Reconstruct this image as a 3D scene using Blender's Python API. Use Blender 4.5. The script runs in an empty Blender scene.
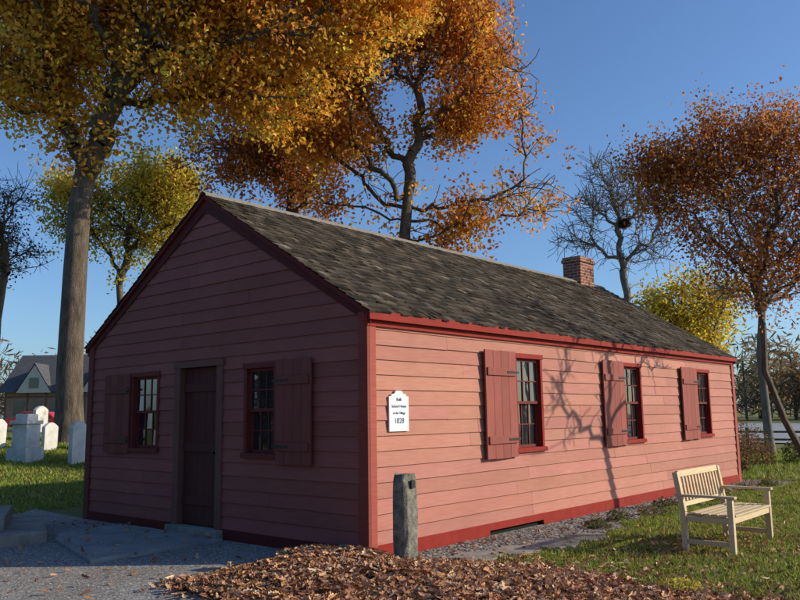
import bpy, math, numpy as np, random
from mathutils import Matrix, Vector
rng=np.random.default_rng(7); random.seed(7)
SC=bpy.context.scene; COL=SC.collection
# ------------------------------------------------------------ helpers
def link(o,parent=None):
    COL.objects.link(o)
    if parent is not None: o.parent=parent
    return o
def empty(name,loc=(0,0,0)):
    o=bpy.data.objects.new(name,None); o.location=loc; o.empty_display_size=.2; return link(o)
def mesh_np(name,V,F,mat,col=None,parent=None,smooth=False):
    """F: list of int arrays (each M x k)"""
    V=np.asarray(V,np.float32)
    if not isinstance(F,list): F=[F]
    me=bpy.data.meshes.new(name); me.vertices.add(len(V)); me.vertices.foreach_set('co',V.ravel())
    loops=np.concatenate([f.ravel() for f in F]).astype(np.int32)
    tot=np.concatenate([np.full(len(f),f.shape[1]) for f in F]); st=np.concatenate([[0],np.cumsum(tot)[:-1]]).astype(np.int32)
    me.loops.add(len(loops)); me.loops.foreach_set('vertex_index',loops)
    me.polygons.add(len(tot)); me.polygons.foreach_set('loop_start',st)
    me.polygons.foreach_set('use_smooth',np.full(len(tot),smooth))
    if col is not None:
        c=np.ones((len(V),4),np.float32); c[:,:3]=col
        a=me.attributes.new('col','FLOAT_COLOR','POINT'); a.data.foreach_set('color',c.ravel())
    me.update(calc_edges=True); me.validate()
    me.materials.append(mat)
    return link(bpy.data.objects.new(name,me),parent)
class Acc:
    """accumulates boxes / quads with per-vertex colour"""
    def __init__(s): s.V=[];s.F=[];s.C=[];s.n=0
    def add(s,v,f,c=(1,1,1)):
        v=np.asarray(v,float); s.V.append(v); s.F+= [tuple(i+s.n for i in q) for q in f]; s.C.append(np.tile(c,(len(v),1))); s.n+=len(v)
    def box(s,a,b,c=(1,1,1),M=None):
        x0,y0,z0=a;x1,y1,z1=b
        v=np.array([[x0,y0,z0],[x1,y0,z0],[x1,y1,z0],[x0,y1,z0],[x0,y0,z1],[x1,y0,z1],[x1,y1,z1],[x0,y1,z1]],float)
        if M is not None: v=np.array([M@Vector(p) for p in v])
        s.add(v,[(0,3,2,1),(4,5,6,7),(0,1,5,4),(1,2,6,5),(2,3,7,6),(3,0,4,7)],c)
    def obj(s,name,mat,parent=None,bevel=0,smooth=False):
        me=bpy.data.meshes.new(name); V=np.concatenate(s.V); me.from_pydata(V.tolist(),[],s.F)
        a=me.attributes.new('col','FLOAT_COLOR','POINT'); c=np.ones((len(V),4),np.float32); c[:,:3]=np.concatenate(s.C); a.data.foreach_set('color',c.ravel())
        me.materials.append(mat); me.validate()
        o=link(bpy.data.objects.new(name,me),parent)
        if bevel: m=o.modifiers.new('b','BEVEL'); m.width=bevel; m.segments=2; m.limit_method='ANGLE'
        if smooth: me.polygons.foreach_set('use_smooth',[True]*len(me.polygons))
        return o
def sstep(a,b,x): t=np.clip((x-a)/(b-a),0,1); return t*t*(3-2*t)
def terrain(x,y):
    x=np.asarray(x,float);y=np.asarray(y,float)
    h=1.15*sstep(6.0,23,y)*(1-sstep(13,26,x))
    h=h+.035*np.sin(x*.7+1)*np.cos(y*.6)*sstep(7,10,np.maximum(np.abs(x-6)-0,np.abs(y-3)*1.3)) 
    return h
# ------------------------------------------------------------ materials
def newmat(name):
    m=bpy.data.materials.new(name); m.use_nodes=True; nt=m.node_tree; nt.nodes.clear(); return m,nt
def ramp(nt,src,stops):
    r=nt.nodes.new('ShaderNodeValToRGB'); e=r.color_ramp.elements
    while len(e)<len(stops): e.new(.5)
    for i,(p,c) in enumerate(stops): e[i].position=p; e[i].color=(*c,1)
    nt.links.new(src,r.inputs[0]); return r.outputs[0]
def mixc(nt,f,a,b,mode='MIX'):
    m=nt.nodes.new('ShaderNodeMix'); m.data_type='RGBA'; m.blend_type=mode
    for s,v in ((0,f),(6,a),(7,b)):
        if hasattr(v,'node'): nt.links.new(v,m.inputs[s])
        else: m.inputs[s].default_value=(v if s==0 else (*v,1))
    return m.outputs[2]
def noise(nt,scale,detail=4,vec=None,rough=.6):
    n=nt.nodes.new('ShaderNodeTexNoise'); n.inputs['Scale'].default_value=scale; n.inputs['Detail'].default_value=detail; n.inputs['Roughness'].default_value=rough
    if vec is not None: nt.links.new(vec,n.inputs['Vector'])
    return n.outputs[0]
def objvec(nt,scale=(1,1,1)):
    t=nt.nodes.new('ShaderNodeTexCoord'); m=nt.nodes.new('ShaderNodeMapping'); m.inputs['Scale'].default_value=scale
    nt.links.new(t.outputs['Object'],m.inputs[0]); return m.outputs[0]
def finish(nt,color,rough=.8,bump=None,bstr=.3,bdist=.01,spec=.3,metal=0):
    p=nt.nodes.new('ShaderNodeBsdfPrincipled'); o=nt.nodes.new('ShaderNodeOutputMaterial')
    if hasattr(color,'node'): nt.links.new(color,p.inputs['Base Color'])
    else: p.inputs['Base Color'].default_value=(*color,1)
    p.inputs['Roughness'].default_value=rough; p.inputs['Specular IOR Level'].default_value=spec; p.inputs['Metallic'].default_value=metal
    if bump is not None:
        b=nt.nodes.new('ShaderNodeBump'); b.inputs['Strength'].default_value=bstr; b.inputs['Distance'].default_value=bdist
        nt.links.new(bump,b.inputs['Height']); nt.links.new(b.outputs[0],p.inputs['Normal'])
    nt.links.new(p.outputs[0],o.inputs[0]); return p
def attr(nt): a=nt.nodes.new('ShaderNodeAttribute'); a.attribute_name='col'; return a.outputs['Color']
def paint(name,base,worn,rough=.7,stretch=(1.2,1.2,14),grain=.35):
    m,nt=newmat(name); v=objvec(nt,stretch); v2=objvec(nt)
    a=noise(nt,3,6,v); b=noise(nt,.9,4,v2); c=noise(nt,26,5,v)
    col=mixc(nt,ramp(nt,a,[(.35,(0,0,0)),(.75,(1,1,1))]),base,worn)
    col=mixc(nt,ramp(nt,b,[(.35,(0,0,0)),(.7,(.4,.4,.4))]),col,tuple(x*.76 for x in base))
    col=mixc(nt,ramp(nt,c,[(.62,(0,0,0)),(.74,(grain,)*3)]),col,tuple(min(1,x*.6+.12) for x in worn))
    col=mixc(nt,1.0,col,attr(nt),'MULTIPLY')
    finish(nt,col,rough,noise(nt,18,6,v),.25,.004,.15); return m
M_SID=paint('siding_paint',(.43,.175,.132),(.50,.23,.178),grain=.18)
M_TRIM=paint('trim_paint',(.25,.02,.014),(.29,.035,.025),stretch=(3,3,3),grain=.1)
M_SHUT=paint('shutter_paint',(.27,.075,.06),(.33,.11,.088),stretch=(14,14,1.2),grain=.2)
M_DOOR=paint('door_paint',(.085,.028,.022),(.115,.04,.033),stretch=(14,14,1.2),grain=.15)
M_CASE=paint('casing_paint',(.15,.07,.052),(.19,.09,.07),stretch=(5,5,2),grain=.15)
M_CORN=paint('corner_paint',(.34,.075,.055),(.39,.11,.085),grain=.15)
M_SASH=paint('sash_paint',(.14,.028,.023),(.18,.04,.035),grain=.1)
def simple(name,c1,c2,scale=8,rough=.85,bs=.4,bd=.01,useattr=False,stretch=(1,1,1),spec=.25):
    m,nt=newmat(name); v=objvec(nt,stretch); a=noise(nt,scale,8,v,.65)
    col=mixc(nt,ramp(nt,a,[(.3,(0,0,0)),(.7,(1,1,1))]),c1,c2)
    if useattr: col=mixc(nt,1.0,col,attr(nt),'MULTIPLY')
    finish(nt,col,rough,noise(nt,scale*5,6,v),bs,bd,spec); return m
M_SHING=simple('weathered_shingle',(.48,.46,.43),(1.1,1.05,.99),1.6,.95,.5,.006,True,(1,1,1),.1)
M_BARK=simple('bark',(.06,.045,.034),(.21,.165,.13),3,.95,1.0,.05,False,(3,3,.7))
M_BARKG=simple('bark_grey',(.10,.09,.08),(.24,.21,.18),4,.95,.8,.02,False,(3,3,.7))
M_CONC=simple('concrete',(.18,.18,.18),(.33,.32,.31),3,.9,.5,.006)
M_STONE=simple('post_stone',(.06,.06,.052),(.32,.30,.25),9,.95,1,.02)
M_FLAG=simple('flagstone',(.16,.15,.14),(.34,.31,.27),4,.9,.6,.01)
M_MARB=simple('grave_marble',(.42,.42,.40),(.72,.71,.67),3,.7,.3,.004)
M_TEAK=simple('teak',(.50,.37,.21),(.66,.53,.35),5,.7,.3,.002,True,(2,12,12))
M_DARK=simple('dark_void',(.006,.006,.006),(.012,.011,.01),3,.9)
M_WOODG=simple('grey_wood',(.17,.15,.125),(.29,.26,.22),4,.9,.5,.004,False,(8,8,1))
M_WHITE=simple('white_paint',(.74,.74,.72),(.82,.82,.8),4,.6,.1,.001)
M_BLUE=simple('blue_lettering',(.03,.07,.22),(.04,.09,.26),4,.6,.1,.001)
M_IRON=simple('black_iron',(.015,.015,.015),(.03,.028,.026),9,.5)
M_PEB=simple('pebbles',(.8,.8,.8),(1.2,1.2,1.2),20,.9,.3,.004,True)
def leafmat(name,trans=.35):
    m,nt=newmat(name); c=attr(nt); p=nt.nodes.new('ShaderNodeBsdfPrincipled'); nt.links.new(c,p.inputs['Base Color']); p.inputs['Roughness'].default_value=.6; p.inputs['Specular IOR Level'].default_value=.2
    t=nt.nodes.new('ShaderNodeBsdfTranslucent'); nt.links.new(c,t.inputs[0]); x=nt.nodes.new('ShaderNodeMixShader'); x.inputs[0].default_value=trans
    o=nt.nodes.new('ShaderNodeOutputMaterial'); nt.links.new(p.outputs[0],x.inputs[1]); nt.links.new(t.outputs[0],x.inputs[2]); nt.links.new(x.outputs[0],o.inputs[0]); return m
M_LEAF=leafmat('autumn_leaf',.48); M_LIT=leafmat('leaf_litter',.12); M_GRASSB=leafmat('grass_blade',.35)
m,nt=newmat('window_glass'); M_GLASS=m
finish(nt,(.02,.023,.026),.03,noise(nt,2.5,2,objvec(nt)),.12,.02,1.0)
# brick
m,nt=newmat('chimney_brick'); M_BRICK=m
tc=nt.nodes.new('ShaderNodeTexCoord'); sx=nt.nodes.new('ShaderNodeSeparateXYZ'); nt.links.new(tc.outputs['Object'],sx.inputs[0])
ad=nt.nodes.new('ShaderNodeMath'); nt.links.new(sx.outputs[0],ad.inputs[0]); nt.links.new(sx.outputs[1],ad.inputs[1]); cb=nt.nodes.new('ShaderNodeCombineXYZ'); nt.links.new(ad.outputs[0],cb.inputs[0]); nt.links.new(sx.outputs[2],cb.inputs[1])
br=nt.nodes.new('ShaderNodeTexBrick'); nt.links.new(cb.outputs[0],br.inputs['Vector'])
for k,v in {'Scale':1,'Mortar Size':.008,'Brick Width':.21,'Row Height':.07,'Color1':(.32,.10,.05,1),'Color2':(.20,.06,.035,1),'Mortar':(.35,.31,.27,1)}.items(): br.inputs[k].default_value=v
finish(nt,br.outputs[0],.9,br.outputs['Fac'],-.4,.01)
# ground
m,nt=newmat('lawn_ground'); M_GROUND=m; v=objvec(nt)
a=noise(nt,.35,6,v); b=noise(nt,7,8,v,.7); c=noise(nt,60,4,v,.7)
col=mixc(nt,ramp(nt,b,[(.35,(0,0,0)),(.65,(1,1,1))]),(.09,.125,.022),(.17,.19,.045))
col=mixc(nt,ramp(nt,a,[(.45,(0,0,0)),(.62,(.6,.6,.6))]),col,(.20,.18,.06))
col=mixc(nt,ramp(nt,c,[(.55,(0,0,0)),(.7,(.5,.5,.5))]),col,(.05,.04,.02))
finish(nt,col,1,c,.8,.03)
m,nt=newmat('gravel'); M_GRAVEL=m; v=objvec(nt)
vo=nt.nodes.new('ShaderNodeTexVoronoi'); vo.inputs['Scale'].default_value=55; nt.links.new(v,vo.inputs['Vector'])
sp=nt.nodes.new('ShaderNodeSeparateColor'); nt.links.new(vo.outputs['Color'],sp.inputs[0])
col=ramp(nt,sp.outputs[0],[(0,(.11,.10,.095)),(.5,(.24,.23,.22)),(1,(.40,.38,.36))])
col=mixc(nt,ramp(nt,noise(nt,1.2,6,v),[(.4,(0,0,0)),(.7,(.55,.55,.55))]),col,(.15,.125,.10))
finish(nt,col,.95,vo.outputs['Distance'],-.8,.012)
# ------------------------------------------------------------ camera
C0=np.array([-6.30,-5.97,1.55])
cam=bpy.data.cameras.new('camera'); cam.lens=789.2/800*36; cam.sensor_width=36; cam.clip_end=2000; cam.clip_start=.05
co=link(bpy.data.objects.new('camera',cam))
co.matrix_world=Matrix.Translation(C0)@Matrix.Rotation(math.radians(-48.99),4,'Z')@Matrix.Rotation(math.radians(98.23),4,'X')@Matrix.Rotation(math.radians(-.84),4,'Z')
SC.camera=co
# ------------------------------------------------------------ light
EL=24; sh=np.array([.656,-.755]); sunv=Vector((sh[0]*math.cos(math.radians(EL)),sh[1]*math.cos(math.radians(EL)),math.sin(math.radians(EL))))
sl=bpy.data.lights.new('sun','SUN'); sl.energy=5.0; sl.angle=math.radians(.5); sl.color=(1,.87,.66)
so=link(bpy.data.objects.new('sun',sl)); so.rotation_euler=sunv.to_track_quat('Z','Y').to_euler(); so.location=(20,-20,20)
w=bpy.data.worlds.new('World'); SC.world=w; w.use_nodes=True; nt=w.node_tree; nt.nodes.clear()
sk=nt.nodes.new('ShaderNodeTexSky'); sk.sky_type='NISHITA'; sk.sun_disc=False; sk.sun_elevation=math.radians(EL); sk.sun_rotation=math.atan2(sh[0],sh[1]); sk.air_density=1.0; sk.dust_density=1.0; sk.ozone_density=2.0
bg=nt.nodes.new('ShaderNodeBackground'); bg.inputs[1].default_value=.125; ow=nt.nodes.new('ShaderNodeOutputWorld')
tint=mixc(nt,1.0,sk.outputs[0],(.76,.98,1.26),'MULTIPLY'); nt.links.new(tint,bg.inputs[0]); nt.links.new(bg.outputs[0],ow.inputs[0])
SC.view_settings.view_transform='Standard'; SC.view_settings.look='None'; SC.view_settings.exposure=0
# ------------------------------------------------------------ ground
gx=np.unique(np.concatenate([np.linspace(-900,-40,12),np.linspace(-40,60,126),np.linspace(60,900,12)]))
X,Y=np.meshgrid(gx,gx,indexing='ij'); n=len(gx); Z=terrain(X,Y)
idx=np.arange(n*n).reshape(n,n); F=np.stack([idx[:-1,:-1],idx[1:,:-1],idx[1:,1:],idx[:-1,1:]],-1).reshape(-1,4)
mesh_np('ground',np.stack([X,Y,Z],-1).reshape(-1,3),F,M_GROUND,smooth=True)
def sheet(name,poly_fn,x0,x1,y0,y1,mat,dz,step=.15):
    xs=np.arange(x0,x1,step); ys=np.arange(y0,y1,step); X,Y=np.meshgrid(xs,ys,indexing='ij'); i=np.arange(X.size).reshape(X.shape)
    F=np.stack([i[:-1,:-1],i[1:,:-1],i[1:,1:],i[:-1,1:]],-1).reshape(-1,4)
    cx=X.ravel()[F].mean(1); cy=Y.ravel()[F].mean(1); F=F[poly_fn(cx,cy)]
    return mesh_np(name,np.stack([X,Y,terrain(X,Y)+dz],-1).reshape(-1,3),F,mat,smooth=True)
wob=lambda a,b: .12*np.sin(a*3.1+b)+.08*np.sin(a*7.7+2*b)
sheet('gravel_path',lambda x,y:(x<.0)&(y<7.6+wob(x,1))&(y>-1.2+.25*x+wob(x,2)),-14,.05,-6,8,M_GRAVEL,.012,.1)
sheet('pebble_bed',lambda x,y:(y<0)&(y>-.95-.25*np.sin(x*.6)+wob(x,.5))&(x>.3),0,12.0,-2,.1,M_GRAVEL,.006,.05)
sheet('parking_lot',lambda x,y:(x>31)&(x<82)&(y<34),30,84,-60,36,simple('pale_asphalt',(.24,.24,.25),(.34,.34,.345),1,.8),.05,1.0)
# ------------------------------------------------------------ building
W,L,H,T=6.05,11.66,2.68,4.56
B=empty('red_schoolhouse')
FR={'front':lambda s,o,z:(s,-o,z),'gable':lambda s,o,z:(-o,s,z),'back':lambda s,o,z:(s,W+o,z),'end':lambda s,o,z:(L+o,s,z)}
front_open=[(2.90,3.62,1.02,2.35),(6.22,6.94,1.02,2.35),(9.48,10.20,1.02,2.35)]
gable_open=[(1.49,2.12,1.05,2.2),(4.06,4.80,1.07,2.2),(2.58,3.64,0.12,2.22)]
def subtract(r,ops):
    out=[r]
    for (a,b,c,d) in ops:
        nx=[]
        for (s0,s1,z0,z1) in out:
            if s1<=a or s0>=b or z1<=c or z0>=d: nx.append((s0,s1,z0,z1)); continue
            if s0<a: nx.append((s0,a,z0,z1))
            if s1>b: nx.append((b,s1,z0,z1))
            m0,m1=max(s0,a),min(s1,b)
            if z0<c: nx.append((m0,m1,z0,c))
            if z1>d: nx.append((m0,m1,d,z1))
        out=nx
    return out
def siding(name,side,length,ops,gable=False,e=.168,zb=.14,tone=(1,1,1)):
    A=Acc(); f=FR[side]; top=T-.02 if gable else H-.05; k=0
    half=W/2
    def lim(z): 
        if not gable or z<=H: return (0,length)
        d=half*(z-H)/(T-H); return (d,length-d)
    while zb+k*e<top:
        z0=zb+k*e; z1=min(z0+e,top); k+=1
        js=[0]; x=rng.uniform(1.2,4.5)
        while x<length-.8: js.append(x); x+=rng.uniform(2.4,4.6)
        js.append(length)
        for a,b in zip(js[:-1],js[1:]):
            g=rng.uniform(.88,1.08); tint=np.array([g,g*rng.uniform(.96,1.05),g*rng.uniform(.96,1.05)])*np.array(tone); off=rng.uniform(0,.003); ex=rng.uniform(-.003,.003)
            for (s0,s1,c0,c1) in subtract((a+.0015,b-.0015,z0,z1),ops):
                o=lambda z:.006+off+.017*(z1-z)/e
                n=max(1,int((s1-s0)/.5)); ss=np.linspace(s0,s1,n+1)
                wv=[.0022*math.sin(q*2.3+k*1.7)+ex for q in ss]
                for i in range(n):
                    l0,h0=lim(c0); l1,h1=lim(c1)
                    p=lambda s,l,h:min(max(s,l),h)
                    a0,b0,a1,b1=p(ss[i],l0,h0),p(ss[i+1],l0,h0),p(ss[i],l1,h1),p(ss[i+1],l1,h1)
                    if b0-a0<.002: continue
                    za,zc=(wv[i],wv[i+1]) if c0==z0 else (0,0)
                    A.add([f(a0,o(c0),c0+za),f(b0,o(c0),c0+zc),f(b1,o(c1),c1+.004),f(a1,o(c1),c1+.004)],[(0,1,2,3)],tint)
                    A.add([f(a0,o(c0)-.0005,c0+za),f(b0,o(c0)-.0005,c0+zc),f(a0,-.01,c0+za),f(b0,-.01,c0+zc)],[(2,3,1,0)],(.35,.3,.3))  # lip underside: shadow line painted in as a dark vertex tint
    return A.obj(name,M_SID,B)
siding('wall_front','front',L,front_open); siding('wall_gable','gable',W,gable_open,True,tone=(.60,.46,.50))  # near gable tone darkened: extra shade painted into the siding colour
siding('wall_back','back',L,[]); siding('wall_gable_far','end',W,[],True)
A=Acc(); A.box((.1,.1,0),(L-.1,W-.1,H-.02)); A.obj('wall_core',M_DARK,B)
A=Acc(); A.add([(.1,0.12,H-.02),(.1,W-.12,H-.02),(.1,W/2,T-.1),(L-.1,.12,H-.02),(L-.1,W-.12,H-.02),(L-.1,W/2,T-.1)],[(0,1,2),(3,5,4),(0,2,5,3),(1,4,5,2)]); A.obj('attic_core',M_DARK,B)
# foundation
A=Acc(); A.box((.03,.03,-.2),(L-.03,W-.03,.135)); A.obj('foundation',M_DARK,B)
def fbox(A,side,s0,s1,o0,o1,z0,z1,c=(1,1,1)):
    f=FR[side]; p=np.array([f(s0,o0,z0),f(s1,o1,z1)]); A.box(p.min(0),p.max(0),c)
# trim
A=Acc()
fbox(A,'front',.10,2.2,.004,.036,.0,.16); fbox(A,'front',2.2,3.5,.004,.036,.07,.16); fbox(A,'front',3.5,L-.1,.004,.036,.0,.16)  # skirt
fbox(A,'front',-.045,L+.045,.0,.052,H-.16,H-.02)                       # frieze
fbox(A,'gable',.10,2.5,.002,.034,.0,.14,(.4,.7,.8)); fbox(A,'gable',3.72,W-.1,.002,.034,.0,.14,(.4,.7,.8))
fbox(A,'back',.1,L-.1,.002,.036,.0,.14); fbox(A,'end',.1,W-.1,.002,.036,.0,.14)
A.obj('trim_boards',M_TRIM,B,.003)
A=Acc()
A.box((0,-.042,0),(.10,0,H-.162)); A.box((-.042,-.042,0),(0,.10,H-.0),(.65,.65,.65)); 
A.box((L-.10,-.042,0),(L,0,H-.162)); A.box((L,-.042,0),(L+.042,.10,H-.0))
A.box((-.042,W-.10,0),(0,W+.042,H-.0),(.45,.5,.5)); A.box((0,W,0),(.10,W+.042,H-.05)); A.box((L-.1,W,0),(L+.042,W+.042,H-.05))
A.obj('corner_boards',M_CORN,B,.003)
# roof deck
zb0=H+.075; SL=(T+.06-zb0)/(W/2)
ov=.09; xr0,xr1=-.07,L+.09
zr=lambda y: zb0+SL*(y if y<=W/2 else W-y)
A=Acc()
v=[];th=.06
for x in (xr0,xr1): v+= [(x,-ov,zr(-ov)-.02),(x,W/2,zr(W/2)-.02),(x,W+ov,zr(-ov)-.02),(x,W+ov,zr(-ov)-.02-th),(x,W/2,zr(W/2)-.02-th),(x,-ov,zr(-ov)-.02-th)]
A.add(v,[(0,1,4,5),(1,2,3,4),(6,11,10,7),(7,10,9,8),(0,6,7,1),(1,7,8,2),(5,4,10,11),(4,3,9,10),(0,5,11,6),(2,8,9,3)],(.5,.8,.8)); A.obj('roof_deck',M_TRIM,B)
# fascia along eaves
A=Acc(); zf=zr(-ov)
A.box((xr0,-ov-.024,zf-.115),(xr1,-ov-.001,zf-.012)); A.box((xr0,W+ov+.001,zf-.115),(xr1,W+ov+.024,zf-.012))
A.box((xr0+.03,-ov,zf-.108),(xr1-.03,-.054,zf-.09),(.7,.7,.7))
A.obj('fascia',M_TRIM,B,.003)
# rake boards on both gables
A=Acc()
for xa,xb in ((-.068,-.0),(L+.0,L+.088)):
    for sg in (0,1):
        ys=[-ov+.0,W/2] ; pts=[]
        for y in ys:
            zz=zr(y)-.02-th
            pts.append((y if not sg else W-y,zz-.001)); 
        (ya,za),(yb,zb_)=pts
        A.add([(xa+.03,ya,za),(xa+.03,yb,zb_),(xa+.03,yb,zb_-.17),(xa+.03,ya,za-.09),(xb-.03 if xa<0 else xb,ya,za),(xb-.03 if xa<0 else xb,yb,zb_),(xb-.03 if xa<0 else xb,yb,zb_-.17),(xb-.03 if xa<0 else xb,ya,za-.09)],
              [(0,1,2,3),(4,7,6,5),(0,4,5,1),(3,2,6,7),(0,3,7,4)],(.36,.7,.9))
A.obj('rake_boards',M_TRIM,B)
# shingles
def shingles(name,back):
    A_V=[];A_F=[];A_C=[];nn=0
    sl=math.atan(SL); cs,sn=math.cos(sl),math.sin(sl); slen=(W/2+ov)/cs
    d=-.03; k=0
    while d<slen-.02:
        x=xr0-.025-rng.uniform(0,.1); ln=.21
        while x<xr1+.02:
            wd=rng.uniform(.075,.17); xa=max(x,xr0-.02)+.0015; xb=min(x+wd,xr1+.02)-.0015
            if xb-xa>.01:
                dj=d+rng.normal(0,.006); up=rng.uniform(.012,.02); curl=rng.normal(0,.003); dt=min(dj+ln,slen)
                def P(xx,dd,hh):
                    y=-ov+dd*cs-hh*sn; z=zr(-ov)-.02+dd*sn+hh*cs
                    if back: y=W-y
                    return (xx,y,z)
                h0=up+.006; h1=.004
                A_V+= [P(xa,dj,h0+curl),P(xb,dj,h0-curl),P(xb,dt,h1),P(xa,dt,h1),P(xa,dj,.0),P(xb,dj,.0)]
                A_F+= [(nn,nn+1,nn+2,nn+3),(nn+4,nn+5,nn+1,nn)]
                g=np.clip(rng.lognormal(-2.78,.45),.02,.22); wm=rng.uniform(0,1)
                c=np.array([g*(1.12+.15*wm),g*.98,g*(.84-.1*wm)]); A_C+= [c]*6; nn+=6
            x+=wd
        d+=.138*rng.uniform(.97,1.03); k+=1
    mesh_np(name,np.array(A_V),np.array(A_F),M_SHING,np.array(A_C),B)
shingles('roof_shingles_front',False); shingles('roof_shingles_back',True)
A=Acc(); zt=zr(W/2)
for i in range(6):
    x0=xr0-.02+i*(xr1-xr0+.04)/6; x1=x0+(xr1-xr0+.04)/6-.004; g=rng.uniform(.85,1.1)
    for sg in (-1,1):
        y1=W/2+sg*.08; A.add([(x0,W/2,zt+.028),(x1,W/2,zt+.028),(x1,y1,zt-.08*SL+.025),(x0,y1,zt-.08*SL+.025),(x0,y1,zt-.08*SL+.0),(x1,y1,zt-.08*SL+.0)],[(0,1,2,3),(3,2,5,4)],(g,g,g))
A.obj('ridge_boards',M_WOODG,B)
# chimney
cx,cy=10.72,3.10; A=Acc()
A.box((cx-.33,cy-.23,4.2),(cx+.33,cy+.23,5.08)); A.box((cx-.36,cy-.26,5.08),(cx+.36,cy+.26,5.15)); A.box((cx-.34,cy-.24,5.15),(cx+.34,cy+.24,5.215)); A.obj('chimney',M_BRICK,B)
A=Acc(); A.box((cx-.2,cy-.1,5.21),(cx+.2,cy+.1,5.225)); A.obj('chimney_flue',M_DARK,B)
# windows
def window(name,side,s0,s1,z0,z1):
    P=empty(name); P.parent=B; A=Acc(); f=FR[side]; cw=.055; q=(1,1,1)
    fbox(A,side,s0,s0+cw,-.1,.034,z0+.05,z1-cw,q); fbox(A,side,s1-cw,s1,-.1,.034,z0+.05,z1-cw,q)
    fbox(A,side,s0-.015,s1+.015,-.1,.045,z1-cw,z1+.012,q); fbox(A,side,s0-.02,s1+.02,-.1,.065,z0-.01,z0+.05,q)
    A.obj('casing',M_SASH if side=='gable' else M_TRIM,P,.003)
    A=Acc(); G=Acc(); a,b=s0+cw+.001,s1-cw-.001; zm=(z0+.05+z1-cw)/2
    for (za,zb,o0,o1) in ((zm-.015,z1-cw-.001,-.045,-.012),(z0+.051,zm+.02,-.082,-.048)):
        fw=.038
        fbox(A,side,a,a+fw,o0,o1,za,zb); fbox(A,side,b-fw,b,o0,o1,za,zb); fbox(A,side,a+fw,b-fw,o0,o1,za,za+fw); fbox(A,side,a+fw,b-fw,o0,o1,zb-fw,zb)
        n=3; ia,ib,ja,jb=a+fw,b-fw,za+fw,zb-fw
        for i in (1,2): s=ia+(ib-ia)*i/3; fbox(A,side,s-.008,s+.008,o0+.004,o1-.004,ja,jb)
        zc=(ja+jb)/2; fbox(A,side,ia,ib,o0+.006,o1-.006,zc-.008,zc+.008)
        for i in range(3):
            for j in range(2):
                x0=ia+(ib-ia)*i/3; x1=ia+(ib-ia)*(i+1)/3; y0=ja+(jb-ja)*j/2; y1=ja+(jb-ja)*(j+1)/2; om=(o0+o1)/2; t=rng.normal(0,.0016,2)
                G.add([f(x0,om-t[0]-t[1],y0),f(x1,om+t[0]-t[1],y0),f(x1,om+t[0]+t[1],y1),f(x0,om-t[0]+t[1],y1)],[(0,1,2,3)])
    A.obj('sashes',M_SASH,P); G.obj('panes',M_GLASS,P)
for i,(a,b,c,d) in enumerate(front_open): window('window','front',a,b,c,d)
for (a,b,c,d) in gable_open[:2]: window('window','gable',a,b,c,d)
def shutter(side,hinge,width,z0,z1,direction,ang,tone=1):
    f=FR[side]; A=Acc(); I=Acc(); np_=4; th=.026
    ca,sa=math.cos(ang),math.sin(ang)
    def bx(acc,u0,u1,o0,o1,za,zb,c=(1,1,1)):
        v=[]
        for z in (za,zb):
            for (u,o) in ((u0,o0),(u1,o0),(u1,o1),(u0,o1)): 
                s=hinge+direction*u*ca; oo=.034+u*sa+o*ca; v.append(f(s,oo,z))
        acc.add(v,[(0,3,2,1),(4,5,6,7),(0,1,5,4),(1,2,6,5),(2,3,7,6),(3,0,4,7)],c)
    e=np.linspace(0,width,np_+1)
    for i in range(np_):
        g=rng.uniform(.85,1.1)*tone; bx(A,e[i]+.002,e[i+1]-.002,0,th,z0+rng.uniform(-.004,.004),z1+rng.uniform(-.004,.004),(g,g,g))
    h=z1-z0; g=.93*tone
    for zz in (z0+h*.17,z0+h*.80): bx(A,.03,width-.03,th+.001,th+.022,zz-.05,zz+.05,(g,g,g))
    A.obj('shutter',M_SHUT,B,.003)
    for zz in (z0+h*.17,z0+h*.80): bx(I,-.03,.26,th+.023,th+.029,zz-.014,zz+.014)
    I.obj('strap_hinge',M_IRON,B)
shutter('front',2.89,.76,.96,2.37,-1,.035); shutter('front',6.21,.78,.99,2.37,-1,.02); shutter('front',9.47,.84,.99,2.37,-1,.03)
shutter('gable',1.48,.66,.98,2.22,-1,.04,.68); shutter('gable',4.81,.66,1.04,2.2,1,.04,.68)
# door
A=Acc(); a,b,c,d=gable_open[2]; cw=.11
fbox(A,'gable',a-.02,a+cw,-.1,.04,c-.1,d); fbox(A,'gable',b-cw,b+.02,-.1,.04,c-.1,d); fbox(A,'gable',a-.04,b+.04,-.1,.05,d,d+.09)
A.obj('door_casing',M_CASE,B,.004)
A=Acc(); e=np.linspace(a+cw+.004,b-cw-.004,6)
for i in range(5): g=rng.uniform(.85,1.1); fbox(A,'gable',e[i]+.002,e[i+1]-.002,-.085,-.05,c+.01,d-.005,(g,g,g))
for z in (.45,1.15,1.95): fbox(A,'gable',a+cw+.02,b-cw-.02,-.049,-.028,z-.06,z+.06)
A.obj('door',M_DOOR,B,.003)
A=Acc(); fbox(A,'gable',a+cw+.06,a+cw+.10,-.028,-.012,1.0,1.16); fbox(A,'gable',a+cw+.065,a+cw+.095,-.012,.03,1.07,1.1); A.obj('door_latch',M_IRON,B)
A=Acc(); fbox(A,'gable',a-.05,b+.05,-.1,.12,-.0,c+.005); A.obj('door_sill',M_FLAG,B,.01)
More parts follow.
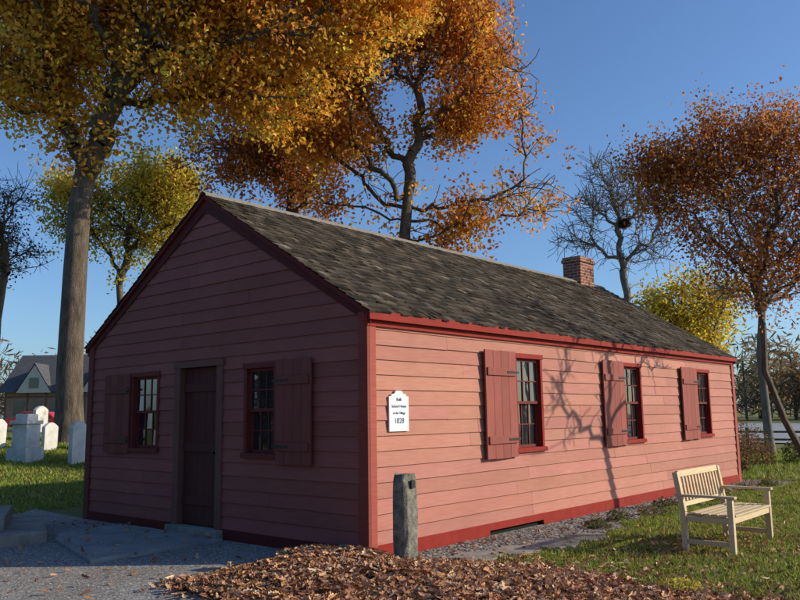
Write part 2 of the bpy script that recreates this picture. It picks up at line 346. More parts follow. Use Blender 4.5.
# sign plaque (scalloped top)
Sg=empty('wall_sign',(.47,0,1.58)); pts=[(-.165,-.22),(.165,-.22),(.165,.17),(.13,.17),(.12,.195),(.07,.2),(.05,.235),(-.05,.235),(-.07,.2),(-.12,.195),(-.13,.17),(-.165,.17)]
A=Acc(); n=len(pts); A.add([(x,-.045,z) for x,z in pts]+[(x,-.025,z) for x,z in pts],[tuple(range(n)),tuple(range(2*n-1,n-1,-1))]+[(i,i+n,(i+1)%n+n,(i+1)%n) for i in range(n)]); A.obj('board',M_WHITE,Sg)
for i,(t,s) in enumerate([('Built',.05),('School House',.045),('of the Village',.04),('1828',.085)]):
    cu=bpy.data.curves.new('txt','FONT'); cu.body=t; cu.size=s; cu.align_x='CENTER'; cu.materials.append(M_BLUE); cu.extrude=.001
    o=link(bpy.data.objects.new('lettering',cu),Sg); o.location=(0,-.0475,[.12,.045,-.03,-.13][i]); o.rotation_euler=(math.pi/2,0,0)
# slab, steps, flagstones
def slab(name,poly,z0,z1,mat,bev=.012):
    n=len(poly); A=Acc(); A.add([(x,y,z1) for x,y in poly]+[(x,y,z0) for x,y in poly],[tuple(range(n)),tuple(range(2*n-1,n-1,-1))]+[(i,i+n,(i+1)%n+n,(i+1)%n) for i in range(n)]); return A.obj(name,mat,None,bev)
slab('concrete_slab',[(-.14,2.35),(-.14,4.75),(-1.15,4.6),(-1.42,4.1),(-1.9,2.3)],-.05,.055,M_CONC)
S=empty('stone_steps')
o=slab('lower_step',[(-1.5,4.15),(-.72,6.0),(-2.6,6.7),(-3.6,4.3)],-.05,.16,M_FLAG,.02); o.parent=S
o=slab('upper_step',[(-1.85,4.6),(-1.15,6.0),(-2.7,6.6),(-3.6,4.75)],.15,.33,M_FLAG,.02); o.parent=S
for (x,y,r) in [(.75,-.85,.33),(1.35,-1.0,.30),(1.95,-1.12,.33),(2.6,-1.15,.28)]:
    t=rng.uniform(0,6); ps=[(x+r*rng.uniform(.8,1.1)*math.cos(t+k*1.047)*1.25,y+r*rng.uniform(.8,1.1)*math.sin(t+k*1.047)*.85) for k in range(6)]; slab('flagstone',ps,-.03,.055,M_FLAG,.012)
# stone hitching post
bpost=Acc(); zs=[-.1,.15,.3,.45,.6,.75,.87,.94]; ww=[.125,.122,.12,.118,.116,.114,.111,.098]
v=[];fc=[]
for i,(z,wd) in enumerate(zip(zs,ww)):
    for k in range(8):
        t=[(-1,-.7),(-.7,-1),(.7,-1),(1,-.7),(1,.7),(.7,1),(-.7,1),(-1,.7)][k]; v.append((t[0]*wd*(1+rng.normal(0,.045)),t[1]*wd*.8*(1+rng.normal(0,.045)),z+rng.normal(0,.012)*(i>0)))
for i in range(len(zs)-1):
    for k in range(8): fc.append((i*8+k,i*8+(k+1)%8,(i+1)*8+(k+1)%8,(i+1)*8+k))
fc.append(tuple(range(8*(len(zs)-1),8*len(zs)))); bpost.add(v,fc)
HP=empty('stone_hitching_post',(.0,-.52,0)); HP.rotation_euler=(0,0,.05); bpost.obj('post_shaft',M_STONE,HP,.008)
A=Acc(); A.box((-.03,-.112,.80),(.03,-.096,.88)); A.obj('ring_hole',M_IRON,HP)
# ------------------------------------------------------------ bench
BN=empty('garden_bench',(3.14,-2.68,0)); BN.rotation_euler=(0,0,.0)
A=Acc(); hw,dp=.66,.28; c=lambda:(rng.uniform(.88,1.08),)*3
for sx_ in (-1,1):
    x=sx_*(hw-.03)
    A.box((x-.03,-dp,0),(x+.03,-dp+.06,.60),c())          # front leg
    A.box((x-.03,dp-.05,0),(x+.03,dp+.01,.44),c())
    R=Matrix.Translation((0,dp-.02,.44))@Matrix.Rotation(-.16,4,'X'); A.box((x-.03,-.03,0),(x+.03,.03,.43),c(),R)
    A.box((x-.04,-dp-.03,.601),(x+.04,dp+.06,.628),c())   # arm
    A.box((x-.018,-dp+.061,.34),(x+.018,dp-.051,.40),c()); A.box((x-.016,-dp+.061,.10),(x+.016,dp-.051,.15),c())
A.box((-hw+.061,-dp+.01,.34),(hw-.061,-dp+.04,.41),c()); A.box((-hw+.061,dp-.04,.34),(hw-.061,dp-.012,.41),c())
for i in range(6): y=-dp-.01+i*.086; A.box((-hw+.0,y,.412),(hw-.0,y+.07,.434),c()) if 0<i<5 else A.box((-hw+.062,y,.412),(hw-.062,y+.07,.434),c())
R=Matrix.Translation((0,dp-.02,.44))@Matrix.Rotation(-.16,4,'X')
A.box((-hw+.061,-.02,.37),(hw-.061,.02,.44),c(),R); A.box((-hw+.061,-.018,.05),(hw-.061,.018,.10),c(),R)
for i in range(13): x=-hw+.10+i*(2*hw-.2)/12; A.box((x-.02,-.009,.101),(x+.02,.009,.369),c(),R)
A.obj('bench_frame',M_TEAK,BN,.004)
# ------------------------------------------------------------ leaves & grass
def leafgeo(P,size,rng,up=0.0,asp=.6,fold=.15,flat=None,oak=False):
    n=len(P); a=rng.normal(size=(n,3)); nn=rng.normal(size=(n,3))
    if flat is not None:
        a[:,2]*=flat; nn=rng.normal(0,flat,(n,3)); nn[:,2]+=1
    else: nn[:,2]+=up*np.sign(rng.random(n)+.1)*2
    a/=np.linalg.norm(a,axis=1)[:,None]
    b=np.cross(nn,a); b/=np.linalg.norm(b,axis=1)[:,None]+1e-9; m=np.cross(a,b)
    s=size[:,None]
    if not oak:
        f=(fold*s)*m*rng.uniform(-1,1.5,(n,1))
        V=np.stack([P-a*s*.5,P+b*s*asp*.5+f+a*s*.08,P+a*s*.5,P-b*s*asp*.5+f+a*s*.08],1).reshape(-1,3)
        return V,np.arange(4*n).reshape(n,4)
    o=[(-.55,0),(-.3,.22),(-.17,.10),(.0,.34),(.12,.15),(.3,.26),(.5,0)]
    pts=[];fr=rng.uniform(-.8,1.4,(n,1))*fold*3; cr=rng.uniform(-.6,.6,(n,1))
    for (u,w_) in o+[(u,-w_) for u,w_ in o[1:-1]][::-1]: pts.append(P+a*s*u+b*s*w_*asp*1.5+m*s*(fr*abs(w_)+cr*u*u))
    V=np.stack(pts,1).reshape(-1,3); k=12; base=(k*np.arange(n))[:,None]
    return V,np.concatenate([base+np.array([[0,1,2,3,4,5,6]]),base+np.array([[6,7,8,9,10,11,0]])])
def pick(pal,n,rng,jit=.18):
    pal=np.array(pal); c=pal[rng.integers(0,len(pal),n)]; return np.clip(c*np.exp(rng.normal(0,jit,(n,1))),0,1)
# leaf pile
def pile_h(x,y):
    h=.17*np.exp(-((x+.95)/.9)**2-((y+.35)/.8)**2)+.10*np.exp(-((x+.4)/.35)**2-((y-.3)/.5)**2)+.10*np.exp(-((x+.7)/1.0)**2-((y+2.0)/.9)**2)
    return h*(1+.25*np.sin(x*4+y*2)*np.sin(y*5-x))
def in_pile(x,y):
    e=wob(x,3)+wob(y,1.3); return (x<.62+e*.8+.12*np.sin(y*2))&(y<.62+e+.15*np.sin(x*2))&(x>-2.2+e+.1*y)&(y>-5)&~((x>-.05)&(y>-.06))&~((x>-.22)&(y>-.75-.5*x))
LIT=[(.38,.18,.10),(.45,.24,.13),(.30,.13,.07),(.50,.31,.18),(.40,.21,.12),(.24,.10,.06),(.56,.38,.24),(.50,.25,.10)]
xs=rng.uniform(-3,1.5,40000); ys=rng.uniform(-5.5,.9,40000); edge=rng.normal(0,.11,40000); k=in_pile(xs+edge,ys+edge); xs,ys=xs[k],ys[k]
z=pile_h(xs,ys)+rng.uniform(.015,.055,len(xs)); V,F=leafgeo(np.stack([xs,ys,z],1),rng.uniform(.05,.11,len(xs)),rng,.55,.66,.2,.38,True)
LP=empty('leaf_pile'); mesh_np('leaves',V,F,M_LIT,np.repeat(pick(LIT,len(xs),rng,.25),12,0),LP)
g=np.arange(-3,1.6,.08); g2=np.arange(-5.5,.9,.08); X,Y=np.meshgrid(g,g2,indexing='ij'); i=np.arange(X.size).reshape(X.shape); F=np.stack([i[:-1,:-1],i[1:,:-1],i[1:,1:],i[:-1,1:]],-1).reshape(-1,4)
kk=in_pile(X.ravel()[F].mean(1),Y.ravel()[F].mean(1)); mesh_np('pile_base',np.stack([X,Y,pile_h(X,Y)+.016],-1).reshape(-1,3),F[kk],simple('leaf_mould',(.05,.025,.015),(.14,.07,.04),30,1,1,.03),None,LP)
# scattered fallen leaves
n=4200; xs=np.concatenate([rng.uniform(-3,14,n),rng.normal(2.9,.9,1100),rng.uniform(-5,8,900),rng.uniform(-6,0,700),rng.normal(.7,.5,1100)]); ys=np.concatenate([rng.uniform(-9,0,n),rng.normal(-2.6,.6,1100),rng.uniform(8,20,900),rng.uniform(-3,6,700),rng.uniform(-4,-.9,1100)])
k=~((xs>-.1)&(xs<L+.1)&(ys>-.08)&(ys<W)); xs,ys=xs[k],ys[k]
on=(xs<-.1)&(xs>-1.9)&(ys>2.3)&(ys<4.8)
V,F=leafgeo(np.stack([xs,ys,terrain(xs,ys)+rng.uniform(.02,.055,len(xs))+.05*on],1),rng.uniform(.045,.09,len(xs)),rng,.8,.62,.2,.4,True); mesh_np('fallen_leaves',V,F,M_LIT,np.repeat(pick(LIT,len(xs),rng,.25),12,0))
# grass
def grass(name,x0,x1,y0,y1,n,mask,hmin=.04,hmax=.10):
    x=rng.uniform(x0,x1,n); y=rng.uniform(y0,y1,n); k=mask(x,y); x,y=x[k],y[k]; n=len(x); z=terrain(x,y)
    d=np.hypot(x-C0[0],y-C0[1]); h=rng.uniform(hmin,hmax,n); wd=.004+.0012*d*.6; t=rng.uniform(0,6.28,n); lean=rng.normal(0,.035,(n,2))
    P=np.stack([x,y,z],1); s=np.stack([np.cos(t)*wd,np.sin(t)*wd,0*t],1)
    V=np.stack([P-s,P+s,P+np.stack([lean[:,0],lean[:,1],h],1)],1).reshape(-1,3)
    c=pick([(.19,.26,.035),(.25,.32,.045),(.31,.34,.07),(.36,.33,.10),(.16,.22,.035)],n,rng)
    mesh_np(name,V,np.arange(3*n).reshape(n,3),M_GRASSB,np.repeat(c,3,0))
def gmask(x,y):
    d=np.hypot(x-C0[0],y-C0[1]); p=np.clip(1.3*(9/d)**1.6,0,1)
    return (~in_pile(x,y))&(y<-.85-.25*np.sin(x*.6)+wob(x,.5))&(x>.3+.0*y)&(rng.random(len(x))<p)
grass('grass',.3,14,-7.5,-.6,230000,gmask,.03,.08); grass('grass_side',12,26,-6,12,30000,lambda x,y:x>12.2,.05,.12)
grass('grass_churchyard',-7,9,7.4,20,70000,lambda x,y:(y>7.5+wob(x,1)),.04,.09)
# pebbles + sprouts in bed
def pebbles(name,x,y,r,pal):
    n=len(x); base=np.array([[1,0,0],[0,1,0],[-1,0,0],[0,-1,0],[0,0,1],[0,0,-1]],float); th=rng.uniform(0,6.28,n)
    sc=np.stack([r*rng.uniform(.8,1.4,n),r*rng.uniform(.7,1.2,n),r*rng.uniform(.4,.7,n)],1)
    V=base[None]*sc[:,None]; c,s=np.cos(th)[:,None],np.sin(th)[:,None]; V=np.stack([V[...,0]*c-V[...,1]*s,V[...,0]*s+V[...,1]*c,V[...,2]],-1)+np.stack([x,y,terrain(x,y)+.012],1)[:,None]
    F=np.array([(0,1,4),(1,2,4),(2,3,4),(3,0,4)]); F=(F[None]+6*np.arange(n)[:,None,None]).reshape(-1,3)
    mesh_np(name,V.reshape(-1,3),F,M_PEB,np.repeat(pick(pal,n,rng,.2),6,0),smooth=True)
x=rng.uniform(.3,12,9000); y=-rng.random(9000)**.8*1.0-.05; pebbles('pebbles',x,y,rng.uniform(.008,.028,9000),[(.2,.19,.18),(.3,.29,.27),(.14,.13,.12),(.22,.18,.14)])
x=rng.uniform(-6,-.05,26000); y=rng.uniform(-1,7.3,26000); pebbles('gravel_stones',x,y,rng.uniform(.005,.013,26000),[(.24,.23,.22),(.34,.33,.32),(.15,.14,.13)])
def tuft(name,cx,cy,r,n,h,pal,ls=.05,mat=None):
    th=rng.uniform(0,6.28,n); q=r*np.sqrt(rng.random(n)); x=cx+q*np.cos(th); y=cy+q*np.sin(th); z=terrain(x,y)+rng.random(n)*h*(1-.5*(q/r)**2)
    V,F=leafgeo(np.stack([x,y,z],1),rng.uniform(.6,1.2,n)*ls,rng,.2,.4,.2); return mesh_np(name,V,F,mat or M_LEAF,np.repeat(pick(pal,n,rng),4,0))
tuft('yellow_flower_plant',.62,-3.12,.2,700,.12,[(.6,.45,.06),(.5,.5,.08),(.12,.17,.04),(.75,.62,.12),(.7,.55,.1)],.035)
for (a,b) in [(4.4,-.7),(5.2,-.9),(6.3,-.6),(7.4,-.9),(8.5,-.7),(3.6,-.8),(9.6,-.8),(10.6,-.9)]: tuft('bed_plant',a,b,rng.uniform(.15,.3),260,rng.uniform(.12,.25),[(.08,.10,.03),(.16,.12,.05),(.12,.14,.05)],.06)
# ------------------------------------------------------------ trees
def blobs_to_pts(blobs,n,rng,depth=1.25):
    b=np.array(blobs,float); vol=b[:,-1]**2.6; cnt=rng.multinomial(n,vol/vol.sum()); out=[]
    for q,k in zip(b,cnt):
        v=rng.normal(size=(k,3)); v/=np.linalg.norm(v,axis=1)[:,None]+1e-9; v*=(rng.random((k,1))**.42)*q[-1]
        v[:,1]*=depth; v[:,2]*=.8; out.append(v+np.array([q[0],0,q[1]]))
    return np.concatenate(out)
HEAD=math.radians(-48.99)
def tree(name,bx,by,trunk,blobs,n_attr,R,leaves=0,lsize=.12,pal=None,bark=None,spread=.35,step=.35,infl=6,kill=.5,expo=2.2,seed=1,heading=HEAD,tipr=None,lsz=(.7,1.3),twigs=0,clump=.7):
    rg=np.random.default_rng(seed); z0=float(terrain(bx,by)); P=empty(name,(bx,by,0)); P.rotation_euler=(0,0,heading)
    at=blobs_to_pts(blobs,n_attr,rg)
    nodes=[];par=[]
    tp=np.array([(a,b,c) for a,b,c in trunk],float); tp[0,2]=z0-.15
    for i in range(len(tp)-1):
        k=max(1,int(np.linalg.norm(tp[i+1]-tp[i])/step))
        for j in range(k): nodes.append(tp[i]+(tp[i+1]-tp[i])*j/k); par.append(len(nodes)-2)
    nodes.append(tp[-1]); par.append(len(nodes)-2); nt_=len(nodes)
    pos=np.zeros((14000,3)); pos[:nt_]=nodes; par=par+[0]*(14000-nt_); cnt=nt_
    par[0]=0
    lowz=z0+(tp[-1,2]-z0)*.45
    ok=np.arange(nt_)[pos[:nt_,2]>lowz]
    D=np.linalg.norm(at[:,None]-pos[ok][None],axis=2); near=ok[D.argmin(1)]; dist=D.min(1); alive=np.ones(len(at),bool)
    for it in range(170):
        act=alive&(dist<(infl if it>25 else 50)); 
        if not act.any() or cnt>12500: break
        d=at[act]-pos[near[act]]; d/=np.linalg.norm(d,axis=1)[:,None]+1e-9
        u,inv=np.unique(near[act],return_inverse=True); inv=inv.ravel(); S=np.zeros((len(u),3)); np.add.at(S,inv,d)
        S/=np.linalg.norm(S,axis=1)[:,None]+1e-9; S+=rg.normal(0,.22,S.shape); S[:,2]+=.08; S/=np.linalg.norm(S,axis=1)[:,None]
        new=pos[u]+S*step; k=len(new); pos[cnt:cnt+k]=new
        for i in range(k): par[cnt+i]=int(u[i])
        Dn=np.linalg.norm(at[:,None]-new[None],axis=2); m=Dn.min(1); a=Dn.argmin(1)+cnt; bt=m<dist; near[bt]=a[bt]; dist[bt]=m[bt]; alive&=dist>kill; cnt+=k
    pos=pos[:cnt]; par=np.array(par[:cnt])
    if twigs:
        src=rg.choice(np.arange(nt_,cnt),min(twigs,4*(cnt-nt_))); dr=rg.normal(size=(len(src),3)); dr[:,2]+=.5; dr/=np.linalg.norm(dr,axis=1)[:,None]
        l=rg.uniform(.25,.6,len(src))[:,None]*(step/.35); t1=pos[src]+dr*l; d2=dr+rg.normal(0,.4,dr.shape); d2/=np.linalg.norm(d2,axis=1)[:,None]; t2=t1+d2*l
        i1=cnt+np.arange(len(src)); pos=np.concatenate([pos,t1,t2]); par=np.concatenate([par,src,i1]); cnt=len(pos)
    for _ in range(2):
        ch=np.bincount(par[1:],minlength=cnt); onlyc=np.full(cnt,-1); onlyc[par[1:]]=np.arange(1,cnt); m=(ch>=1); m[:nt_]=False
        pos[m]=pos[m]*.5+.25*(pos[par[m]]+pos[onlyc[m]])
    ch=np.bincount(par[1:],minlength=cnt); tips=ch==0
    acc=np.zeros(cnt); acc[tips]=1
    for i in range(cnt-1,0,-1): acc[par[i]]+=acc[i]
    r0=R/acc[0]**(1/expo); rad=r0*acc**(1/expo)
    if tipr: rad=np.maximum(tipr,rad-(r0-tipr)*(acc<4))
    hz=pos[:nt_,2]-z0; rad[:nt_]*=1+.45*np.exp(-np.maximum(hz,0)/.4); rad[:nt_]*=1-.2*np.clip(hz/(hz.max()+.01),0,1)
    Vs=[];Fs=[];nn=0
    for (sel,k) in ((rad>.09,9),(rad<=.09,4)):
        s=np.where(sel)[0]; s=s[s>0]
        if len(s)==0: continue
        p=par[s]; A_=pos[p]; B_=pos[s]; d=B_-A_; ln=np.linalg.norm(d,axis=1)[:,None]+1e-9; d/=ln
        ref=np.tile([.31,.95,.05],(len(s),1)); u=np.cross(d,ref); bad=np.linalg.norm(u,axis=1)<.15; u[bad]=np.cross(d[bad],[1,0,0]); u/=np.linalg.norm(u,axis=1)[:,None]; v=np.cross(d,u)
        ra=np.minimum(rad[p],rad[s]*1.25); rb=rad[s]; th=np.arange(k)*2*np.pi/k
        ring=np.cos(th)[None,:,None]*u[:,None]+np.sin(th)[None,:,None]*v[:,None]
        A2=(A_-d*(ra*.25)[:,None])[:,None]+ring*ra[:,None,None]; B2=B_[:,None]+ring*rb[:,None,None]
        VV=np.concatenate([A2,B2],1).reshape(-1,3); q=np.arange(k); f=np.stack([q,(q+1)%k,(q+1)%k+k,q+k],1); FF=(f[None]+(2*k*np.arange(len(s)))[:,None,None]).reshape(-1,4)+nn
        Vs.append(VV);Fs.append(FF);nn+=len(VV)
    mesh_np('trunk_and_limbs',np.concatenate(Vs),np.concatenate(Fs),bark or M_BARK,None,P,True)
    if leaves:
        thin=np.where((acc<=5))[0]; thin=thin[thin>=nt_]
        w_=np.exp(clump*(np.sin(pos[thin,0]*1.1+seed)+np.sin(pos[thin,2]*1.3+2*seed)+.85*np.sin(pos[thin,1]*1.2))); w_/=w_.sum()
        cl=rg.choice(thin,max(40,leaves//16),p=w_); cc=pos[cl]+rg.normal(0,spread,(len(cl),3)); ci=rg.integers(0,len(cc),leaves)
        lp=cc[ci]+rg.normal(0,.16+lsize*.5,(leaves,3)); V,F=leafgeo(lp,rg.uniform(*lsz,leaves)*lsize,rg,.25,.65,.2)
        c=pick(pal,len(cc),rg,.15)[ci]*np.exp(rg.normal(0,.16,(leaves,1)))
        mesh_np('foliage',V,F,M_LEAF,np.repeat(np.clip(c,0,1),4,0),P)
    return P
GOLD=[(.82,.42,.05),(.88,.52,.07),(.76,.34,.045),(.66,.26,.04),(.80,.50,.08),(.58,.46,.07)]
RUST=[(.60,.23,.05),(.66,.29,.06),(.48,.16,.045),(.66,.34,.06),(.52,.19,.06)]
YEL=[(.66,.50,.06),(.74,.58,.07),(.50,.45,.07),(.60,.38,.06),(.42,.40,.07)]
BRN=[(.44,.16,.055),(.52,.20,.06),(.35,.12,.045),(.56,.26,.07)]
OAKB=[(-1.2,13.3,2.0),(1.2,14.2,2.6),(3.9,13.5,2.3),(6.7,13.4,2.0),(8.6,13.2,1.4),(3.3,11.8,1.1),(5.8,11.2,1.2),(1,16.6,3.4),(5.4,16.4,3.2),(-3.6,12.9,1.6),(-2.6,15.8,2.4),(9,15.5,2.0),(-1.8,11.4,.7),(7.5,11.3,1.0)]
tree('oak_tree',5.27,17.3,[(0,0,0),(-.08,0,3),(-.05,0,6),(-.05,.1,8.2),(.05,.2,9.2)],OAKB,1500,.41,100000,.175,GOLD,step=.38,infl=7,kill=.55,seed=3,tipr=.014,twigs=1200,clump=.55)
tree('oak_tree',16.5,13.5,[(0,0,0),(0,0,5),(-.05,0,8.5),(.1,0,10)],[(2.4,15.6,2.3),(4.0,13.9,1.4),(-.2,16.3,2.2),(-2.5,14.8,2.2),(-3.8,12.6,1.4),(4.9,10,1.35),(3.0,9.4,1.2),(1.5,8.6,.9),(1.5,12.6,1.0),(-1.6,12,1.2),(1.7,17.6,2.1),(-2.1,17.6,2.3),(4.4,15.5,1.2),(6.0,9.9,.7),(-3.0,9.6,.8),(-4.4,15.5,1.6)],1200,.27,48000,.175,RUST+GOLD[:4],step=.38,infl=7,kill=.55,seed=5,tipr=.014,twigs=1000,clump=.85)
tree('maple_tree',16.3,19.9,[(0,0,0),(.1,0,5),(.2,0,9),(0,0,10)],[(-3.2,13.8,1.4),(-1.7,13,1.7),(.4,11.4,1.3),(1.7,14.3,1.8),(-.9,15.8,1.9),(2.1,17,2),(-3.9,12.5,.9)],700,.22,24000,.18,BRN+RUST,step=.42,infl=7,kill=.6,seed=8,tipr=.015,twigs=600,clump=.9)
tree('maple_tree',13.5,29.1,[(0,0,0),(.1,0,5),(-.2,0,8)],[(-1.2,11.4,1.6),(1,12.6,1.8),(2.4,12.9,1.1),(-3.1,12.3,1),(.5,10.4,1.4),(2.2,10.9,1.2),(-2.6,10.9,1.0)],500,.2,22000,.18,YEL,step=.45,infl=7,kill=.6,seed=11,tipr=.015,twigs=400)
BT=tree('bare_tree',29.5,10.8,[(0,0,0),(.05,0,4),(.1,0,6)],[(-1.2,11.7,1.4),(1.2,11.7,1.4),(-.8,13.2,1.1),(1,13,1.1),(-2,9.9,1.2),(1.6,9.3,1.2),(0,12.5,1.4),(2.4,10.8,.8)],620,.18,0,step=.35,infl=6,kill=.45,seed=14,tipr=.012,twigs=2800,bark=M_BARKG,expo=2.1)
tree('rust_oak_tree',15.3,-.35,[(.3,0,0),(-.35,0,1.25),(-.75,0,2.5),(-.7,0,3.6),(-.8,0,4.4)],[(-.5,8.3,.8),(-2.5,7.9,.8),(-1.4,7.5,.8),(-.3,6.9,.8),(-3.2,6.9,.6),(-2.1,6.0,.6),(.1,5.8,.8),(-1.2,5.0,.4),(.7,7.7,.95),(1.5,6.8,1),(0,8.9,.6),(-1.6,8.7,.5),(.9,5.0,.6),(-3.6,7.6,.4),(1.2,8.8,.6),(-.6,4.3,.4)],1000,.085,32000,.095,BRN+RUST,step=.2,infl=4,kill=.3,seed=17,tipr=.006,twigs=1200,spread=.24,clump=.6)
tree('bare_tree',23.2,2.7,[(0,0,0),(-.1,0,3.4),(.1,0,5)],[(-.6,7,1),(.6,8,1.2),(-.8,9,1),(1.1,6,.9),(-1.2,5.6,.7)],420,.15,0,step=.28,infl=6,kill=.4,seed=19,tipr=.008,twigs=1500,bark=M_BARKG)
tree('yellow_maple_tree',26.6,6.4,[(0,0,0),(0,0,2.5),(.1,0,4)],[(-1.2,5.9,.8),(0,6.8,.85),(1,5.8,1),(0,5.3,.85),(1.9,6.5,.6),(.3,4.3,.8),(-.6,4.6,.6)],350,.12,10000,.15,YEL[:2]+YEL[:2]+YEL,step=.25,infl=5,kill=.4,seed=23,tipr=.008,twigs=200,spread=.25)
tree('bare_tree',8.3,30.6,[(0,0,0),(0,0,6),(.2,0,8)],[(.7,11.7,.9),(.4,9,1.3),(-.5,10.5,1.3),(-2,12,1.5)],350,.2,2500,.14,[(.05,.05,.025),(.09,.06,.03)],step=.35,infl=6,kill=.45,seed=29,tipr=.012,twigs=1500)
# young bare tree whose shadow falls on the front wall
tree('young_bare_tree',8.88,-3.63,[(0,0,0),(.02,0,1.3),(-.02,0,2.3),(-.2,0,3.2)],[(-1.3,4.4,.5),(-.9,5.0,.5),(-.2,5.1,.5),(.6,4.6,.5),(1.2,4.4,.5),(1.2,5.2,.4),(-.4,5.9,.5),(-1.5,3.7,.3),(1.6,3.8,.3),(.4,6.0,.5),(-.3,7.0,.3)],200,.085,0,step=.16,infl=3,kill=.24,seed=31,tipr=.010,twigs=200,heading=math.atan2(.656,.755),bark=M_BARKG,expo=1.9)
# nest
n=500; v=rng.normal(size=(n,3)); v/=np.linalg.norm(v,axis=1)[:,None]; V,F=leafgeo(v*np.array([.32,.32,.24])*rng.uniform(.6,1,(n,1)),rng.uniform(.15,.4,n),rng,0,.12,.1); o=mesh_np('squirrel_nest',V,F,M_LIT,np.tile((.05,.035,.025),(4*n,1)),BT); o.location=(.3,0,10.7)
# evergreens added out of view to block skylight from the gable
for i,(x,y,h) in enumerate([(-13,-1.5,9),(-14.5,3,11),(-13.5,7.5,10),(-15,12,11),(-12,16,9)]):
    P=empty('sky_blocker_spruce',(x,y,float(terrain(x,y)))); A=Acc(); th=np.arange(8)*math.pi/4
    A.add([(.2*math.cos(t),.2*math.sin(t),-.2) for t in th]+[(.03*math.cos(t),.03*math.sin(t),h) for t in th],[(k,(k+1)%8,(k+1)%8+8,k+8) for k in range(8)]); A.obj('trunk',M_BARK,P)
    n=9000; zz=rng.random(n)**1.4; tier=.75+.25*np.sin(zz*60); r=(1-zz)*2.7*tier*np.sqrt(rng.random(n)); t=rng.uniform(0,6.28,n)
    V,F=leafgeo(np.stack([r*np.cos(t),r*np.sin(t),.4+zz*(h-.4)-r*.15],1),rng.uniform(.25,.5,n),rng,.3,.35,.1); mesh_np('needles',V,F,M_LEAF,np.repeat(pick([(.025,.045,.018),(.035,.055,.02),(.02,.035,.016)],n,rng),4,0),P)
# ------------------------------------------------------------ distant woods
cl=[];cc=[]; tr=Acc()
for i in range(330):
    ang=math.radians(rng.uniform(-18,112)); d=rng.uniform(110,180); x=C0[0]+d*math.cos(ang); y=C0[1]+d*math.sin(ang); h=rng.uniform(7,16)*(.8 if 25<math.degrees(ang)<60 else 1); z0=float(terrain(x,y)); k=int(300)
    v=rng.normal(size=(k,3)); v/=np.linalg.norm(v,axis=1)[:,None]; v*=rng.random((k,1))**.5; v*=np.array([h*.36,h*.36,h*.48]); cl.append(v+np.array([x,y,z0+h*.5])); 
    base=np.array([(.20,.14,.09),(.24,.17,.10),(.18,.15,.12),(.30,.19,.08),(.14,.13,.08),(.21,.18,.15)][rng.integers(0,6)]); cc.append(np.tile(base,(k,1))*np.exp(rng.normal(0,.2,(k,1))))
    tr.box((x-.12,y-.12,z0-.2),(x+.12,y+.12,z0+h*.6),(.14,.12,.1))
P_=np.concatenate(cl); c_=np.concatenate(cc); V,F=leafgeo(P_,rng.uniform(.8,2.2,len(P_)),rng,.0,.17,.05)
DW=empty('distant_woods'); mesh_np('canopy',V,F,M_LEAF,np.repeat(c_,4,0),DW); tr.obj('trunks',M_LIT,DW)
# shrubs on the right
for (x,y,r,h,pal) in [(17.0,1.6,.8,.9,[(.18,.08,.05),(.12,.10,.04),(.24,.10,.05)]),(18.5,.3,.7,.8,[(.10,.12,.04),(.16,.14,.05)]),(20,2.8,1.1,1.3,[(.22,.12,.05),(.14,.12,.05)]),(14.5,1.2,.5,.5,[(.14,.12,.05),(.2,.12,.06)]),(22,-1,1.2,1.0,[(.13,.12,.05),(.2,.13,.05)])]: tuft('shrub',x,y,r,1500,h,pal,.10)
FN=empty('post_and_rail_fence'); A=Acc()
for y in np.arange(-12,22,2.4):
    A.box((27.45,y-.06,-.1),(27.55,y+.06,.8)); A.box((27.40,y-.02,.6),(27.449,y+2.37,.68)); A.box((27.40,y-.02,.3),(27.449,y+2.37,.38))
A.obj('posts_and_rails',M_BARK,FN)
# ------------------------------------------------------------ graveyard
def stone(x,y,w,h,t,rot,kind=0):
    z=float(terrain(x,y)); P=empty('gravestone',(x,y,z)); P.rotation_euler=(rng.normal(0,.02),rng.normal(0,.03),rot); A=Acc()
    if kind==0:
        n=9; top=[(-w/2+w*i/(n-1),h-.16*h*(1-math.sin(math.pi*i/(n-1)))) for i in range(n)]; poly=[(-w/2,-.1),(w/2,-.1)]+top[::-1]; m=len(poly)
        A.add([(a,-t/2,b) for a,b in poly]+[(a,t/2,b) for a,b in poly],[tuple(range(m)),tuple(range(2*m-1,m-1,-1))]+[(i,i+m,(i+1)%m+m,(i+1)%m) for i in range(m)])
    else:
        A.box((-w*.55,-w*.45,-.1),(w*.55,w*.45,.28*h)); A.box((-w*.42,-w*.34,.28*h),(w*.42,w*.34,.78*h)); A.box((-w*.5,-w*.4,.78*h),(w*.5,w*.4,.86*h)); A.box((-w*.33,-w*.28,.86*h),(w*.33,w*.28,h))
    A.obj('stone',M_MARB,P,.012)
stone(2.6,14.2,.62,1.15,.2,.5,1); stone(3.5,13.3,.58,1.05,.12,.45); stone(3.9,15.7,.5,.75,.12,.4); stone(2.9,16.6,.5,.8,.12,.5); stone(2.2,15.4,.42,.6,.12,.4); stone(4.9,15.2,.5,.55,.14,.3,1); stone(6.5,22,.6,.9,.14,.4)
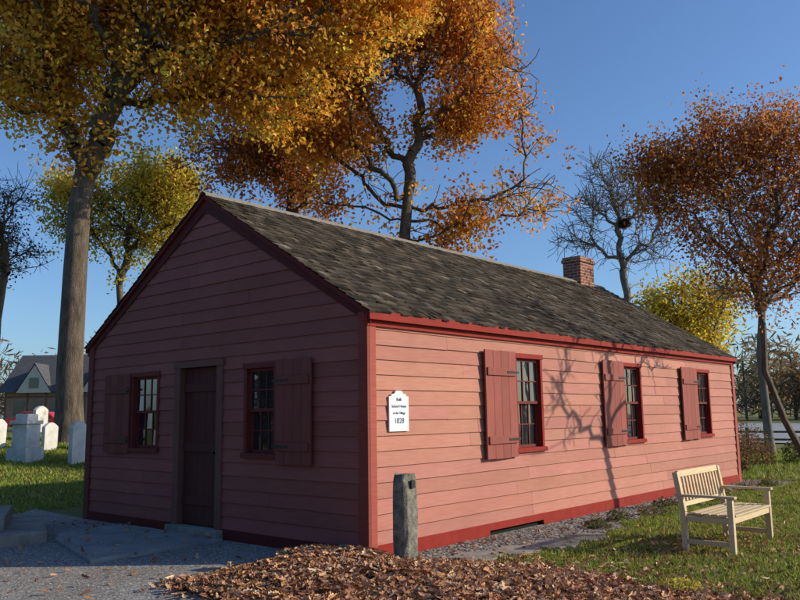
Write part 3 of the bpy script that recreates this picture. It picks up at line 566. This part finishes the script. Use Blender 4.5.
# distant house
DH=empty('tudor_house',(38.0,80.2,0)); DH.rotation_euler=(0,0,HEAD)
A=Acc(); A.box((-7,-4,0),(7,4,4.6)); A.obj('walls',simple('house_brick',(.22,.13,.10),(.32,.20,.15),2),DH)
A=Acc(); A.add([(-7.5,-4.6,4.5),(7.5,-4.6,4.5),(7.5,4.6,4.5),(-7.5,4.6,4.5),(-7.2,0,8.8),(7.2,0,8.8)],[(0,1,5,4),(2,3,4,5),(0,4,3),(1,2,5),(0,3,2,1)])
for q in (-3.6,3.4): A.add([(q-2,-4.7,4.4),(q+2,-4.7,4.4),(q,-4.7,7.6),(q-2,-.5,4.4),(q+2,-.5,4.4),(q,-.5,7.6)],[(0,2,5,3),(1,4,5,2)])
A.obj('roof',simple('house_slate',(.06,.06,.07),(.11,.11,.12),4),DH)
A=Acc()
for q in (-3.6,3.4): A.add([(q-1.9,-4.65,4.4),(q+1.9,-4.65,4.4),(q,-4.65,7.4)],[(0,1,2)])
A.obj('gable_stucco',simple('house_stucco',(.42,.40,.36),(.5,.48,.43),2),DH)
A=Acc(); [A.box((x-.55,-4.04,1.8),(x+.55,-4.003,3.5)) for x in (-5.4,-3.5,-1.5,.7,2.7,5)]; [A.box((q-.5,-4.7,4.9),(q+.5,-4.66,6.0)) for q in (-3.6,3.4)]; A.obj('windows',M_GLASS,DH)
A=Acc(); [A.box((x-.08,-4.06,0),(x+.08,-4.003,4.4)) for x in (-6.9,-4.5,-2.5,-.4,1.7,3.9,6.9)]; A.box((-7,-4.07,3.9),(7,-4.062,4.05)); A.obj('timbers',M_BARK,DH)
# red car
z=float(terrain(18.5,48)); CR=empty('parked_car',(18.5,48,z)); CR.rotation_euler=(0,0,HEAD+.1)
M_RED=simple('car_red',(.42,.02,.02),(.45,.025,.02),2,.3,.02,.001,spec=.6)
prof=[(-2.1,.3),(2.1,.3),(2.15,.7),(1.2,.9),(.7,1.38),(-.9,1.42),(-1.7,.98),(-2.15,.9)]; m=len(prof); A=Acc(); A.add([(a,-.85,b) for a,b in prof]+[(a,.85,b) for a,b in prof],[tuple(range(m)),tuple(range(2*m-1,m-1,-1))]+[(i,i+m,(i+1)%m+m,(i+1)%m) for i in range(m)]); A.obj('body',M_RED,CR,.06)
A=Acc(); A.add([(1.0,-.862,.95),(.62,-.862,1.3),(-.85,-.862,1.33),(-1.45,-.862,.98)],[(0,1,2,3)]); A.obj('side_glass',M_GLASS,CR)
A=Acc()
for x in (-1.35,1.35):
    for yy in (-.9,.7): 
        th=np.arange(14)*2*math.pi/14; A.add([(x+.33*math.cos(t),yy,.33+.33*math.sin(t)) for t in th]+[(x+.33*math.cos(t),yy+.2,.33+.33*math.sin(t)) for t in th],[tuple(range(14)),tuple(range(27,13,-1))]+[(i,i+14,(i+1)%14+14,(i+1)%14) for i in range(14)])
A.obj('wheels',M_IRON,CR)
print('verts',sum(len(m.vertices) for m in bpy.data.meshes))
